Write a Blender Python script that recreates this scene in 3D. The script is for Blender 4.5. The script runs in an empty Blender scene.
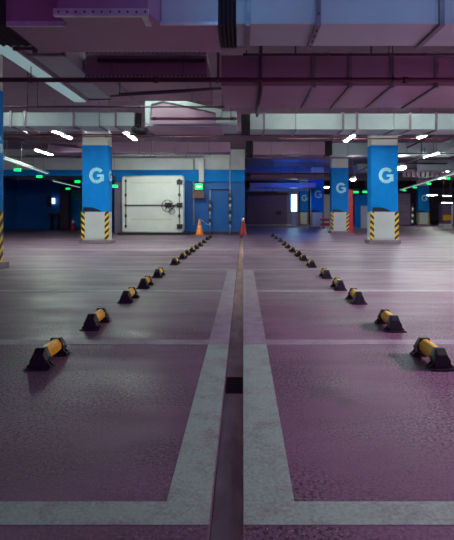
import bpy, bmesh, math, random
from mathutils import Vector, Matrix
random.seed(7)
PI = math.pi
COL = bpy.context.scene.collection
SC = bpy.context.scene

# ------------------------------------------------------------------ camera, world, exposure
cam_data = bpy.data.cameras.new('camera')
cam = bpy.data.objects.new('camera', cam_data)
COL.objects.link(cam)
cam.location = (0, 0, 1.15)
cam.rotation_euler = (PI / 2, 0, 0)
cam_data.sensor_fit = 'VERTICAL'
cam_data.sensor_height = 24
cam_data.sensor_width = 24 * 454 / 540
cam_data.lens = 24 * 452 / 540
cam_data.shift_x = -16 / 540
cam_data.shift_y = -57 / 540
cam_data.clip_start = 0.05
cam_data.clip_end = 300
SC.camera = cam

world = bpy.data.worlds.new('world')
SC.world = world
world.use_nodes = True
WB = world.node_tree.nodes['Background']
WB.inputs[0].default_value = (0.40, 0.13, 0.55, 1)
WB.inputs[1].default_value = 0.36

SC.view_settings.view_transform = 'Standard'
SC.view_settings.look = 'None'
SC.view_settings.gamma = 1
SC.view_settings.exposure = 1.6
SC.view_settings.use_curve_mapping = False

LAMP_E = 74.0          # emission of the ordinary ceiling tubes
COOL = (0.62, 0.83, 1.0)
NEUT = (0.84, 1.0, 0.86)
PURP = (0.78, 0.38, 0.88)

# ------------------------------------------------------------------ materials
def srgb(r, g, b):
    f = lambda c: (c / 255 / 12.92) if c / 255 <= 0.04045 else ((c / 255 + 0.055) / 1.055) ** 2.4
    return (f(r), f(g), f(b), 1)

def new_mat(name):
    m = bpy.data.materials.new(name)
    m.use_nodes = True
    return m, m.node_tree.nodes, m.node_tree.links, m.node_tree.nodes['Principled BSDF']

def mix_rgb(n, l, fac, a, b, mode='MIX'):
    x = n.new('ShaderNodeMix'); x.data_type = 'RGBA'; x.blend_type = mode
    for sock, v in ((x.inputs[0], fac), (x.inputs[6], a), (x.inputs[7], b)):
        if hasattr(v, 'is_linked'): l.new(v, sock)
        else: sock.default_value = v
    return x.outputs[2]

def mth(n, l, op, a, b=None):
    x = n.new('ShaderNodeMath'); x.operation = op
    for i, v in enumerate((a, b)):
        if v is None: continue
        if hasattr(v, 'is_linked'): l.new(v, x.inputs[i])
        else: x.inputs[i].default_value = v
    return x.outputs[0]

def noise(n, l, scale, detail=4, rough=0.55, coord='Object', stretch=None):
    t = n.new('ShaderNodeTexCoord'); v = t.outputs[coord]
    if stretch:
        mp = n.new('ShaderNodeMapping'); mp.inputs['Scale'].default_value = stretch
        l.new(v, mp.inputs[0]); v = mp.outputs[0]
    x = n.new('ShaderNodeTexNoise'); x.inputs['Scale'].default_value = scale
    x.inputs['Detail'].default_value = detail; x.inputs['Roughness'].default_value = rough
    l.new(v, x.inputs['Vector'])
    return x.outputs['Fac']

def ramp(n, l, fac, p0, p1, c0=(0, 0, 0, 1), c1=(1, 1, 1, 1)):
    r = n.new('ShaderNodeValToRGB')
    r.color_ramp.elements[0].position = p0; r.color_ramp.elements[0].color = c0
    r.color_ramp.elements[1].position = p1; r.color_ramp.elements[1].color = c1
    l.new(fac, r.inputs[0]); return r.outputs[0]

def plain(name, col, rough=0.5, metal=0.0, var=0.18, scale=3.0, bump=0.0, stretch=None, spec=0.5):
    m, n, l, p = new_mat(name)
    f = noise(n, l, scale, 5, 0.6, 'Object', stretch)
    dark = tuple(c * (1 - var) for c in col[:3]) + (1,)
    lite = tuple(min(1, c * (1 + var)) for c in col[:3]) + (1,)
    c = ramp(n, l, f, 0.3, 0.7, dark, lite)
    l.new(c, p.inputs['Base Color'])
    p.inputs['Roughness'].default_value = rough
    p.inputs['Metallic'].default_value = metal
    p.inputs['Specular IOR Level'].default_value = spec
    if bump:
        b = n.new('ShaderNodeBump'); b.inputs['Strength'].default_value = bump; b.inputs['Distance'].default_value = 0.01
        l.new(noise(n, l, scale * 8, 4), b.inputs['Height']); l.new(b.outputs[0], p.inputs['Normal'])
    return m

def emit(name, col, e):
    m, n, l, p = new_mat(name)
    p.inputs['Base Color'].default_value = tuple(col[:3]) + (1,)
    p.inputs['Emission Color'].default_value = tuple(col[:3]) + (1,)
    p.inputs['Emission Strength'].default_value = e
    return m

def floor_mat():
    m, n, l, p = new_mat('worn_concrete')
    big = noise(n, l, 0.35, 5, 0.6)
    mid = noise(n, l, 2.2, 6, 0.65, 'Object', (0.5, 1.6, 1))
    fine = noise(n, l, 90, 3, 0.7)
    grit = noise(n, l, 55, 2, 0.6)
    c = ramp(n, l, big, 0.3, 0.7, (0.192, 0.106, 0.170, 1), (0.266, 0.158, 0.228, 1))
    c = mix_rgb(n, l, 0.65, c, ramp(n, l, mid, 0.3, 0.72, (0.70, 0.66, 0.69, 1), (1.12, 1.10, 1.12, 1)), 'MULTIPLY')
    c = mix_rgb(n, l, 0.9, c, ramp(n, l, fine, 0.25, 0.75, (0.55, 0.53, 0.55, 1), (1.42, 1.40, 1.42, 1)), 'MULTIPLY')
    # the exposed gritty aggregate in the worn patches
    patch = ramp(n, l, noise(n, l, 0.9, 3, 0.5), 0.40, 0.56)
    pits = ramp(n, l, grit, 0.43, 0.49, (1, 1, 1, 1), (0, 0, 0, 1))
    pitm = mth(n, l, 'MULTIPLY', patch, pits)
    c = mix_rgb(n, l, pitm, c, (0.05, 0.03, 0.04, 1))
    chips = ramp(n, l, noise(n, l, 75, 1, 0.5), 0.64, 0.68)
    c = mix_rgb(n, l, mth(n, l, 'MULTIPLY', mth(n, l, 'MULTIPLY', patch, chips), 0.6), c, (0.5, 0.44, 0.48, 1))
    # oil stain with a shape of its own
    t = n.new('ShaderNodeTexCoord')
    for (sx, sy, sr) in ((0.50, 2.92, 0.16), (0.62, 2.75, 0.09), (-2.3, 5.4, 0.35), (2.6, 6.9, 0.4), (3.3, 9.6, 0.6)):
        mp = n.new('ShaderNodeVectorMath'); mp.operation = 'DISTANCE'
        l.new(t.outputs['Object'], mp.inputs[0]); mp.inputs[1].default_value = (sx, sy, 0)
        dd = mth(n, l, 'ADD', mp.outputs['Value'], mth(n, l, 'MULTIPLY', mth(n, l, 'SUBTRACT', noise(n, l, 7, 4), 0.5), sr))
        f = ramp(n, l, mth(n, l, 'DIVIDE', dd, sr), 0.3, 1.0, (0.5, 0.5, 0.5, 1), (0, 0, 0, 1))
        c = mix_rgb(n, l, f, c, (0.10, 0.065, 0.10, 1))
    l.new(c, p.inputs['Base Color'])
    rr = ramp(n, l, noise(n, l, 1.3, 5, 0.6, 'Object', (0.35, 1.4, 1)), 0.35, 0.7, (0.36, 0.36, 0.36, 1), (0.62, 0.62, 0.62, 1))
    l.new(rr, p.inputs['Roughness'])
    p.inputs['Specular IOR Level'].default_value = 0.38
    b = n.new('ShaderNodeBump'); b.inputs['Strength'].default_value = 0.08; b.inputs['Distance'].default_value = 0.002
    l.new(fine, b.inputs['Height']); l.new(b.outputs[0], p.inputs['Normal'])
    return m

def line_mat(name, keep=0.5, tint=(0.38, 0.58, 0.43)):
    m, n, l, p = new_mat(name)
    wear = noise(n, l, 5.0, 7, 0.72)
    fine = noise(n, l, 60, 4, 0.7)
    f = mth(n, l, 'ADD', mth(n, l, 'MULTIPLY', wear, 0.7), mth(n, l, 'MULTIPLY', fine, 0.3))
    c = ramp(n, l, f, 0.38 - 0.1 * keep, 0.62 - 0.1 * keep, (0.25, 0.18, 0.24, 1), tint + (1,))
    c = mix_rgb(n, l, 0.8, c, ramp(n, l, fine, 0.3, 0.7, (0.75, 0.75, 0.75, 1), (1.15, 1.15, 1.15, 1)), 'MULTIPLY')
    l.new(c, p.inputs['Base Color'])
    p.inputs['Roughness'].default_value = 0.55
    b = n.new('ShaderNodeBump'); b.inputs['Strength'].default_value = 0.3; b.inputs['Distance'].default_value = 0.003
    l.new(fine, b.inputs['Height']); l.new(b.outputs[0], p.inputs['Normal'])
    return m

def split_wall(name, zsplit, low, high, rough=0.45):
    m, n, l, p = new_mat(name)
    g = n.new('ShaderNodeNewGeometry'); s = n.new('ShaderNodeSeparateXYZ'); l.new(g.outputs['Position'], s.inputs[0])
    f = mth(n, l, 'GREATER_THAN', s.outputs[2], zsplit)
    c = mix_rgb(n, l, f, low, high)
    d = ramp(n, l, noise(n, l, 1.2, 6, 0.6), 0.3, 0.7, (0.82, 0.82, 0.82, 1), (1.08, 1.08, 1.08, 1))
    c = mix_rgb(n, l, 0.8, c, d, 'MULTIPLY')
    l.new(c, p.inputs['Base Color']); p.inputs['Roughness'].default_value = rough
    return m

def stripe_mat(name, k):
    m, n, l, p = new_mat(name)
    t = n.new('ShaderNodeTexCoord'); s = n.new('ShaderNodeSeparateXYZ'); l.new(t.outputs['Object'], s.inputs[0])
    a = mth(n, l, 'ADD', mth(n, l, 'MULTIPLY', s.outputs[0], k), mth(n, l, 'MULTIPLY', s.outputs[1], k))
    v = mth(n, l, 'FRACT', mth(n, l, 'MULTIPLY', mth(n, l, 'ADD', s.outputs[2], a), 4.4))
    f = mth(n, l, 'GREATER_THAN', v, 0.5)
    c = mix_rgb(n, l, f, (0.012, 0.010, 0.014, 1), (0.85, 0.55, 0.06, 1))
    l.new(c, p.inputs['Base Color']); p.inputs['Roughness'].default_value = 0.4
    return m

M = {}
M['floor'] = floor_mat()
M['line'] = line_mat('worn_white_paint', 0.9)
M['line_thin'] = line_mat('faded_white_paint', 0.5, (0.38, 0.34, 0.38))
M['drain'] = plain('drain_concrete', (0.78, 0.50, 0.44, 1), 0.55, 0, 0.35, 6, 0.3, (1, 0.4, 1))
M['stain'] = plain('rusty_dark_iron', (0.045, 0.018, 0.025, 1), 0.6, 0, 0.3, 10)
M['ceiling'] = plain('ceiling_paint', (0.27, 0.17, 0.24, 1), 0.8, 0, 0.15, 1.0)
M['white_wall'] = plain('white_plaster', (0.62, 0.62, 0.60, 1), 0.7, 0, 0.08, 1.2)
M['blue_wall'] = split_wall('blue_and_white_wall', 3.48, (0.0, 0.115, 0.42, 1), (0.60, 0.62, 0.62, 1))
M['blue'] = plain('blue_paint', (0.0, 0.195, 0.60, 1), 0.6, 0, 0.12, 2.0, 0, None, 0.15)
M['letter'] = plain('pale_letter_paint', (0.34, 0.68, 0.78, 1), 0.5, 0, 0.15, 9)
M['grey_wall'] = plain('grey_plaster', (0.26, 0.20, 0.27, 1), 0.7, 0, 0.15, 1)
M['duct'] = plain('mauve_duct_steel', (0.34, 0.185, 0.30, 1), 0.42, 0.0, 0.08, 1.6, 0.05)
M['duct_white'] = plain('pale_duct_steel', (0.43, 0.52, 0.54, 1), 0.45, 0.0, 0.07, 1.6, 0.05)
M['flange'] = plain('flange_steel', (0.22, 0.18, 0.22, 1), 0.4, 0.4, 0.2, 8)
M['flange_pale'] = plain('galvanised_flange', (0.62, 0.64, 0.70, 1), 0.35, 0.5, 0.15, 8)
M['bolt'] = plain('zinc_bolt', (0.12, 0.10, 0.14, 1), 0.35, 0.6, 0.2, 20)
M['canvas'] = plain('black_canvas', (0.016, 0.012, 0.018, 1), 0.85, 0, 0.3, 12)
M['pipe_red'] = plain('dark_red_pipe', (0.065, 0.008, 0.022, 1), 0.5, 0.0, 0.2, 4)
M['pipe_dark'] = plain('dark_steel_pipe', (0.06, 0.04, 0.06, 1), 0.45, 0.3, 0.2, 4)
M['pipe_pale'] = plain('pale_grey_pipe', (0.45, 0.45, 0.48, 1), 0.4, 0.1, 0.12, 4)
M['guard'] = plain('grey_guard_sheet', (0.52, 0.54, 0.55, 1), 0.45, 0.1, 0.06, 2)
M['base'] = plain('plinth_concrete', (0.24, 0.17, 0.22, 1), 0.6, 0, 0.2, 4)
M['stripe'] = stripe_mat('hazard_stripe', 1.0)
M['stripe2'] = stripe_mat('hazard_stripe_mirrored', -1.0)
M['yellow'] = plain('yellow_tube_paint', (0.98, 0.48, 0.0, 1), 0.4, 0, 0.15, 14)
M['rubber'] = plain('black_rubber', (0.012, 0.011, 0.017, 1), 0.42, 0, 0.3, 20)
M['door'] = plain('cream_steel_door', (0.84, 0.86, 0.82, 1), 0.4, 0, 0.05, 1.5)
M['door_line'] = plain('yellow_door_mark', (0.74, 0.76, 0.50, 1), 0.5, 0, 0.1, 3)
M['dark_metal'] = plain('dark_steel', (0.05, 0.04, 0.05, 1), 0.4, 0.5, 0.3, 10)
M['cone_orange'] = plain('orange_plastic', (0.90, 0.24, 0.03, 1), 0.4, 0, 0.1, 8)
M['cone_red'] = plain('red_plastic', (0.42, 0.02, 0.05, 1), 0.4, 0, 0.1, 8)
M['cone_band'] = plain('white_reflector', (0.8, 0.8, 0.8, 1), 0.3, 0, 0.05, 8)
M['red_board'] = plain('red_board', (0.72, 0.02, 0.05, 1), 0.4, 0, 0.1, 3)
M['teal'] = plain('teal_paint', (0.02, 0.25, 0.28, 1), 0.5, 0, 0.15, 3)
M['shutter'] = plain('shutter_steel', (0.17, 0.11, 0.20, 1), 0.5, 0.2, 0.12, 2)
M['brown'] = plain('brown_box', (0.16, 0.07, 0.06, 1), 0.5, 0, 0.2, 6)
M['housing'] = plain('lamp_housing', (0.45, 0.45, 0.47, 1), 0.4, 0, 0.1, 5)
M['tube'] = emit('lamp_tube', NEUT, LAMP_E)
M['tube_cool'] = emit('cool_lamp_tube', (0.16, 0.60, 0.95), 9.5)
M['tube_soft'] = emit('soft_lamp_tube', NEUT, 30)
M['tube_pink'] = emit('pinkish_fill_tube', (0.95, 0.42, 0.80), 2.6)
M['tube_dim'] = emit('dim_lamp_tube', (0.7, 0.95, 0.9), .16)
M['strip_glow'] = emit('pale_strip_glow', (0.42, 0.66, 0.68), 0.12)
M['flood'] = emit('flood_glass', (0.92, 0.97, 1.0), 60)
M['green'] = emit('green_indicator', (0.005, 0.7, 0.13), 0.6)
M['white_glow'] = emit('white_symbol', (0.8, 1.0, 0.95), .5)
M['cyan_panel'] = emit('lit_cyan_panel', (0.45, 0.85, 1.0), 2.5)
M['blue_fill'] = emit('blue_fill', (0.01, 0.16, 1.0), 26.0)
M['wall_glow'] = emit('wall_lamp_glass', (0.55, 0.8, 1.0), .8)

# ------------------------------------------------------------------ helpers
def bx(bm, x0, x1, y0, y1, z0, z1, mi=0):
    vs = [bm.verts.new((x, y, z)) for z in (z0, z1) for y in (y0, y1) for x in (x0, x1)]
    for q in ((0, 2, 3, 1), (4, 5, 7, 6), (0, 1, 5, 4), (2, 6, 7, 3), (0, 4, 6, 2), (1, 3, 7, 5)):
        f = bm.faces.new([vs[i] for i in q]); f.material_index = mi
    return vs

def tube(bm, p0, p1, r, seg=12, mi=0, r1=None, cap=True):
    p0, p1 = Vector(p0), Vector(p1); d = (p1 - p0)
    if d.length < 1e-6: return
    q = d.to_track_quat('Z', 'Y'); r1 = r if r1 is None else r1
    a = [bm.verts.new(p0 + q @ Vector((r * math.cos(2 * PI * i / seg), r * math.sin(2 * PI * i / seg), 0))) for i in range(seg)]
    b = [bm.verts.new(p1 + q @ Vector((r1 * math.cos(2 * PI * i / seg), r1 * math.sin(2 * PI * i / seg), 0))) for i in range(seg)]
    for i in range(seg):
        f = bm.faces.new((a[i], a[(i + 1) % seg], b[(i + 1) % seg], b[i])); f.smooth = True; f.material_index = mi
    if cap:
        f = bm.faces.new(a[::-1]); f.material_index = mi
        f = bm.faces.new(b); f.material_index = mi

def lathe(bm, prof, cx=0, cy=0, seg=20, mi=0):
    rings = []
    for r, z in prof:
        rings.append([bm.verts.new((cx + r * math.cos(2 * PI * i / seg), cy + r * math.sin(2 * PI * i / seg), z)) for i in range(seg)])
    for A, B in zip(rings, rings[1:]):
        for i in range(seg):
            f = bm.faces.new((A[i], A[(i + 1) % seg], B[(i + 1) % seg], B[i])); f.smooth = True; f.material_index = mi
    f = bm.faces.new(rings[0][::-1]); f.material_index = mi
    f = bm.faces.new(rings[-1]); f.material_index = mi

def prism(bm, pts, axis, a0, a1, mi=0):
    """extrude a 2-D outline along an axis; pts are the two other coordinates in order"""
    def V(p, a):
        return {'x': (a, p[0], p[1]), 'y': (p[0], a, p[1]), 'z': (p[0], p[1], a)}[axis]
    A = [bm.verts.new(V(p, a0)) for p in pts]; B = [bm.verts.new(V(p, a1)) for p in pts]
    n = len(pts)
    for i in range(n):
        f = bm.faces.new((A[i], A[(i + 1) % n], B[(i + 1) % n], B[i])); f.material_index = mi
    f = bm.faces.new(A[::-1]); f.material_index = mi
    f = bm.faces.new(B); f.material_index = mi

def obj(name, bm, mats, parent=None, bevel=0, label=None):
    bmesh.ops.recalc_face_normals(bm, faces=bm.faces)
    if bevel:
        sharp = [e for e in bm.edges if len(e.link_faces) == 2 and e.calc_face_angle(0) > 0.6]
        bmesh.ops.bevel(bm, geom=sharp, offset=bevel, segments=2, affect='EDGES', profile=0.6)
    me = bpy.data.meshes.new(name); bm.to_mesh(me); bm.free()
    for m in (mats if isinstance(mats, (list, tuple)) else [mats]): me.materials.append(m)
    o = bpy.data.objects.new(name, me); COL.objects.link(o)
    if parent: o.parent = parent
    if label: o['label'] = label
    return o

def tag(o, label, cat, group=None, kind=None):
    o['label'] = label; o['category'] = cat
    if group: o['group'] = group
    if kind: o['kind'] = kind
    return o

def thing(name, label, cat, loc=(0, 0, 0), rz=0, group=None):
    o = bpy.data.objects.new(name, None); COL.objects.link(o)
    o.location = loc; o.rotation_euler = (0, 0, rz); o.empty_display_size = 0.2
    return tag(o, label, cat, group)

def struct(name, bm, mats, label, cat, bevel=0):
    o = obj(name, bm, mats, None, bevel); tag(o, label, cat, None, 'structure'); return o

def dup(root, loc, label, rz=None):
    r = root.copy(); COL.objects.link(r); r.location = loc; r['label'] = label
    if rz is not None: r.rotation_euler = (0, 0, rz)
    for ch in list(root.children):
        c = ch.copy(); COL.objects.link(c); c.parent = r
        for g in list(ch.children):
            d = g.copy(); COL.objects.link(d); d.parent = c
    return r

N = bmesh.new
CEIL = 4.6
X0, X1, Y0, Y1 = -16.0, 30.0, -9.0, 62.0

# ------------------------------------------------------------------ setting
bm = N()
bx(bm, X0, -0.125, Y0, Y1, -0.3, 0); bx(bm, 0, X1, Y0, Y1, -0.3, 0)
bx(bm, -0.125, 0, 22.8, Y1, -0.3, 0)
bx(bm, X0, X1, Y0, Y1, -0.5, -0.3)
struct('floor', bm, M['floor'], 'worn purplish concrete car park floor with gritty patches', 'floor')
bm = N(); bx(bm, -0.125, 0.0, -9, 22.8, -0.299, -0.10)
struct('floor_drain_channel', bm, M['drain'], 'open concrete drain channel running between the two painted borders', 'drain')
bm = N(); bx(bm, -0.122, -0.003, 3.13, 3.43, -0.0998, -0.094)
for k in range(7): bx(bm, -0.118, -0.007, 3.15 + k * .04, 3.165 + k * .04, -0.094, -0.088)
tag(obj('drain_grate', bm, M['stain'], None, .002), 'dark grate in the bottom of the drain channel', 'drain grate')
bm = N(); bx(bm, X0, X1, Y0, Y1, CEIL, CEIL + 0.3)
struct('ceiling', bm, M['ceiling'], 'pale painted concrete ceiling above the ducts', 'ceiling')
bm = N(); bx(bm, X0 - 0.3, X0, Y0, Y1, -0.5, CEIL + 0.3)
struct('wall_left', bm, M['blue_wall'], 'blue painted wall at the far left of the hall', 'wall')
bm = N(); bx(bm, X1, X1 + 0.3, Y0, Y1, -0.5, CEIL + 0.3)
struct('wall_right', bm, M['grey_wall'], 'dark plaster wall at the far right', 'wall')
bm = N(); bx(bm, X0, X1, Y1, Y1 + 0.3, -0.5, CEIL + 0.3)
struct('wall_far', bm, M['grey_wall'], 'dark plaster wall closing the far end', 'wall')
WY = 24.5
bm = N()
bx(bm, -6.85, 0.1, WY, WY + 0.3, 0, CEIL)
bx(bm, X0, -6.85, WY, WY + 0.3, 3.15, CEIL)
struct('wall_back', bm, M['blue_wall'], 'blue wall with white upper part behind the large pale door', 'wall')
bm = N(); bx(bm, -6.85, 0.1, WY - 0.14, WY, 2.83, 3.48); bx(bm, X0, -6.85, WY - 0.14, WY, 3.15, 3.48)
struct('trim_1', bm, M['blue'], 'raised band in lighter blue across the back wall', 'trim')  # raised band in a lighter blue than the wall below
bm = N(); bx(bm, -6.95, -6.6, WY - 0.05, WY + 0.5, 0, 2.83)
struct('trim_2', bm, M['grey_wall'], 'dull purple jamb left of the large pale door', 'trim')
bm = N(); bx(bm, X0, -6.0, 32, 32.3, 0, CEIL)
struct('wall_recess', bm, M['blue_wall'], 'dark blue wall at the back of the left recess', 'wall')
bm = N(); bx(bm, -0.2, 0.1, WY + 0.3, 40, 0, CEIL)
struct('wall_passage', bm, M['grey_wall'], 'side wall of the passage right of the blue wall', 'wall')
bm = N(); bx(bm, 0.1, 4.9, 40.0, 40.3, 0, 3.2)
struct('wall_end', bm, M['grey_wall'], 'low dark wall carrying the shutter at the passage end', 'wall')
bm = N(); bx(bm, 0.12, 4.6, 39.9, 39.999, 0, 0.16)
struct('baseboard_end', bm, M['white_wall'], 'pale baseboard below the dark shutter', 'baseboard')
bm = N(); bx(bm, -6.59, 0.1, WY - 0.03, WY, 0, 0.14)
struct('baseboard_back', bm, M['pipe_dark'], 'dark baseboard along the blue back wall', 'baseboard')

# ------------------------------------------------------------------ floor markings
def slab_line(x0, x1, y0, y1, label, mat='line', group=None):
    b = N(); bx(b, x0, x1, y0, y1, 0.0, 0.0018)
    return tag(obj('floor_marking', b, M[mat]), label, 'floor marking', group)
slab_line(-0.305, -0.127, 1.8, 3.95, 'near, clearer stretch of the broad white border left of the drain')
slab_line(-0.305, -0.127, 3.952, 9.15, 'far, faded stretch of the broad white border left of the drain', 'line_thin')
slab_line(0.002, 0.205, 1.8, 3.95, 'near, clearer stretch of the broad white border right of the drain')
slab_line(0.002, 0.205, 3.952, 9.15, 'far, faded stretch of the broad white border right of the drain', 'line_thin')
dl = [1.665, 3.95, 6.60, 9.15, 11.8, 14.3]
nm = ['nearest', 'second', 'third', 'fourth', 'fifth', 'sixth']
for i, d in enumerate(dl):
    mt = 'line' if i == 0 else 'line_thin'
    w = 0.135 if i == 0 else 0.15
    slab_line(-9.5, -0.307 if i else -0.127, d, d + w, f'{nm[i]} white bay line from the camera, left of the drain', mt)
    slab_line(0.207 if i else 0.002, 9.5, d, d + w, f'{nm[i]} white bay line from the camera, right of the drain', mt)

# ------------------------------------------------------------------ wheel stops
def make_stop():
    t = thing('wheel_stop', 'x', 'wheel stop', (0, 0, 0), 0, 'tubular wheel stops in two rows beside the drain')
    t.scale = (0.82, 0.80, 0.93)
    b = N()
    pts = []
    for i in range(16):
        a = 2 * PI * i / 16
        r = 0.060 if i % 4 in (0, 1) else 0.064
        if i % 4 == 2: r = 0.056
        pts.append((r * math.cos(a), 0.092 + r * math.sin(a)))
    prism(b, pts, 'y', -0.17, 0.17)
    obj('tube', b, M['yellow'], t, 0.003)
    for s in (-1, 1):
        b = N()
        prof = [(-0.066, 0.012), (0.066, 0.012), (0.078, 0.09), (0.044, 0.160), (-0.044, 0.160), (-0.078, 0.09)]
        A = [b.verts.new((x, s * 0.145, z)) for x, z in prof]
        B = [b.verts.new((x, s * 0.19, z)) for x, z in prof]
        C = [b.verts.new((x * 0.98, s * 0.245, 0.012 + (z - 0.012) * 0.72)) for x, z in prof]
        for P, Q in ((A, B), (B, C)):
            for i in range(6): b.faces.new((P[i], P[(i + 1) % 6], Q[(i + 1) % 6], Q[i]))
        b.faces.new(A); b.faces.new(C)
        bm2 = b
        for sx in (-1, 1):     # side gussets and flared feet
            pr = [(sx * 0.066, 0.012), (sx * 0.112, 0.012), (sx * 0.108, 0.024), (sx * 0.066, 0.060)]
            prism(bm2, pr, 'y', s * 0.150, s * 0.172)
            prism(bm2, pr, 'y', s * 0.205, s * 0.225)
            bx(bm2, min(sx * 0.05, sx * 0.116), max(sx * 0.05, sx * 0.116), min(s * .135, s * .275), max(s * .135, s * .240), 0.001, 0.014)
        bx(bm2, -0.062, 0.062, min(s * .135, s * .285), max(s * .135, s * .262), 0.001, 0.0139)
        e = obj('end_bracket', bm2, M['rubber'], t, 0.003)
        for sx in (-1, 1):
            b = N(); tube(b, (sx * 0.098, s * 0.197, 0.012), (sx * 0.098, s * 0.197, 0.026), 0.011, 6)
            obj('bolt', b, M['bolt'], e)
    return t
ordn = ['nearest', 'second', 'third', 'fourth', 'fifth', 'sixth', 'seventh', 'eighth', 'ninth', 'tenth', 'eleventh', 'twelfth', 'thirteenth', 'fourteenth']
stop0 = make_stop()
left_d = [3.51, 4.63, 5.97, 7.07, 8.2, 10.16, 11.4, 12.4, 13.4, 14.5, 15.7, 17.3, 19.2, 20.8]
right_d = [3.50, 4.56, 5.9, 6.88, 8.1, 9.7, 11.0, 12.1, 13.4, 14.8, 16.1, 18.0, 20.0, 22.0]
first = True
for side, xs, ds in (('left', -1.505, left_d), ('right', 1.47, right_d)):
    for i, d in enumerate(ds):
        lab = f'black-ended yellow tubular wheel stop, {ordn[i]} from the camera in the {side} row'
        rz = random.uniform(-0.03, 0.03)
        if first:
            stop0.location = (xs, d, 0.0); stop0['label'] = lab; first = False
        else:
            dup(stop0, (xs + random.uniform(-.02, .02), d, 0.0), lab, rz)

# ------------------------------------------------------------------ pillars
def g_mesh(name, parent, size, x, y, z, rot=(PI / 2, 0, 0)):
    """bold letter G from an arc band plus a bar and a spur"""
    b = N(); R, r = 0.5, 0.285; T = 0.012
    def band(a0, a1, n):
        pa = []
        for i in range(n + 1):
            a = a0 + (a1 - a0) * i / n
            pa.append((math.cos(a), math.sin(a)))
        out = [(0.95 * R * c, R * s) for c, s in pa] + [(0.95 * r * c, r * s) for c, s in pa[::-1]]
        return out
    n = 26; a0, a1 = math.radians(38), math.radians(345)
    f0 = []
    for i in range(n + 1):
        a = a0 + (a1 - a0) * i / n; c, s = math.cos(a), math.sin(a)
        f0.append([b.verts.new((0.93 * rr * c, rr * s, zz)) for rr in (R, r) for zz in (0, T)])
    for P, Q in zip(f0, f0[1:]):
        b.faces.new((P[0], Q[0], Q[1], P[1])); b.faces.new((P[2], P[3], Q[3], Q[2]))
        b.faces.new((P[1], Q[1], Q[3], P[3])); b.faces.new((P[0], P[2], Q[2], Q[0]))
    for P in (f0[0], f0[-1]): b.faces.new((P[0], P[1], P[3], P[2]))
    bx(b, 0.03, 0.455, -0.08, 0.07, 0, T + .001); bx(b, 0.305, 0.455, -0.36, -0.07, 0, T + .0005)
    for v in b.verts: v.co.x *= size; v.co.y *= size
    o = obj(name, b, M['letter'], parent); o.location = (x, y, z); o.rotation_euler = rot
    return o

def make_pillar(label, x, y, w=1.0, dep=0.5, ret=0.03):
    t = thing('pillar', label, 'pillar', (x, y, 0), 0, 'blue and white parking pillars')
    h = w / 2
    b = N(); bx(b, -h, h, 0, dep, 0, CEIL)
    obj('shaft', b, M['white_wall'], t, 0.015)
    b = N(); bx(b, -h - .008, h + .008, -.008, dep + .008, 1.19, 3.70)
    obj('blue_coat', b, M['blue'], t, 0.01)
    b = N(); bx(b, -h - .09, h + .09, -.09, dep + .09, 0.0, 0.13)
    obj('plinth', b, M['base'], t, 0.015)
    b = N(); bx(b, -h + .10, h - .12, -.022, -.0, .17, 1.19); bx(b, -h - .022, -h, ret, dep - .03, .17, 1.19); bx(b, h, h + .022, ret, dep - .12, .17, 1.19)
    obj('guard_panel', b, M['guard'], t, 0.004)
    for sx, mt, wi in ((-1, 'stripe', .10), (1, 'stripe2', .12)):
        b = N()
        x0, x1 = (-h - .03, -h + wi) if sx < 0 else (h - wi, h + .03)
        bx(b, x0, x1, -.034, .0, .15, 1.20)
        if sx < 0: bx(b, -h - .034, -h, 0, ret, .15, 1.20)
        else: bx(b, h, h + .034, 0, ret, .15, 1.20)
        obj('corner_guard', b, M[mt], t, 0.004)
    b = N(); prism(b, [(-h + .03, 1.21), (.25, 1.21), (.12, 1.29), (-.1, 1.36), (-h + .06, 1.37)], 'y', -.012, -.005)
    obj('dark_scuff', b, M['rubber'], t)
    g_mesh('letter', t, 0.60, 0.06, -0.009, 2.56)
    g_mesh('letter', t, 0.42, h + .009, dep / 2, 2.56, (PI / 2, 0, PI / 2))
    return t
make_pillar('blue and white pillar with pale G, standing left of the large pale door', -5.56, 17.0, 0.97)
make_pillar('nearest full G pillar right of the drain, beside the red board', 5.32, 17.0, 1.0)
make_pillar('pillar cut by the left edge of the photo, hazard stripes at the frame edge', -5.53, 9.0, 0.97, 0.5, 0.44)
make_pillar('pillar outside the right of the frame that shades the floor', 5.45, 9.0, 0.97)
make_pillar('bright blue G pillar next to the red board, second back on the right', 5.47, 25.5, 0.94)
make_pillar('third G pillar back on the right, duller, beside the bright flood lamp', 5.60, 34.0, 0.95)
p = make_pillar('small dim blue pillar beside the glowing cyan panel', 5.72, 42.5, 0.80)
make_pillar('distant blue pillar under the green indicator lights at the right', 17.0, 42.5, 1.0)

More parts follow.
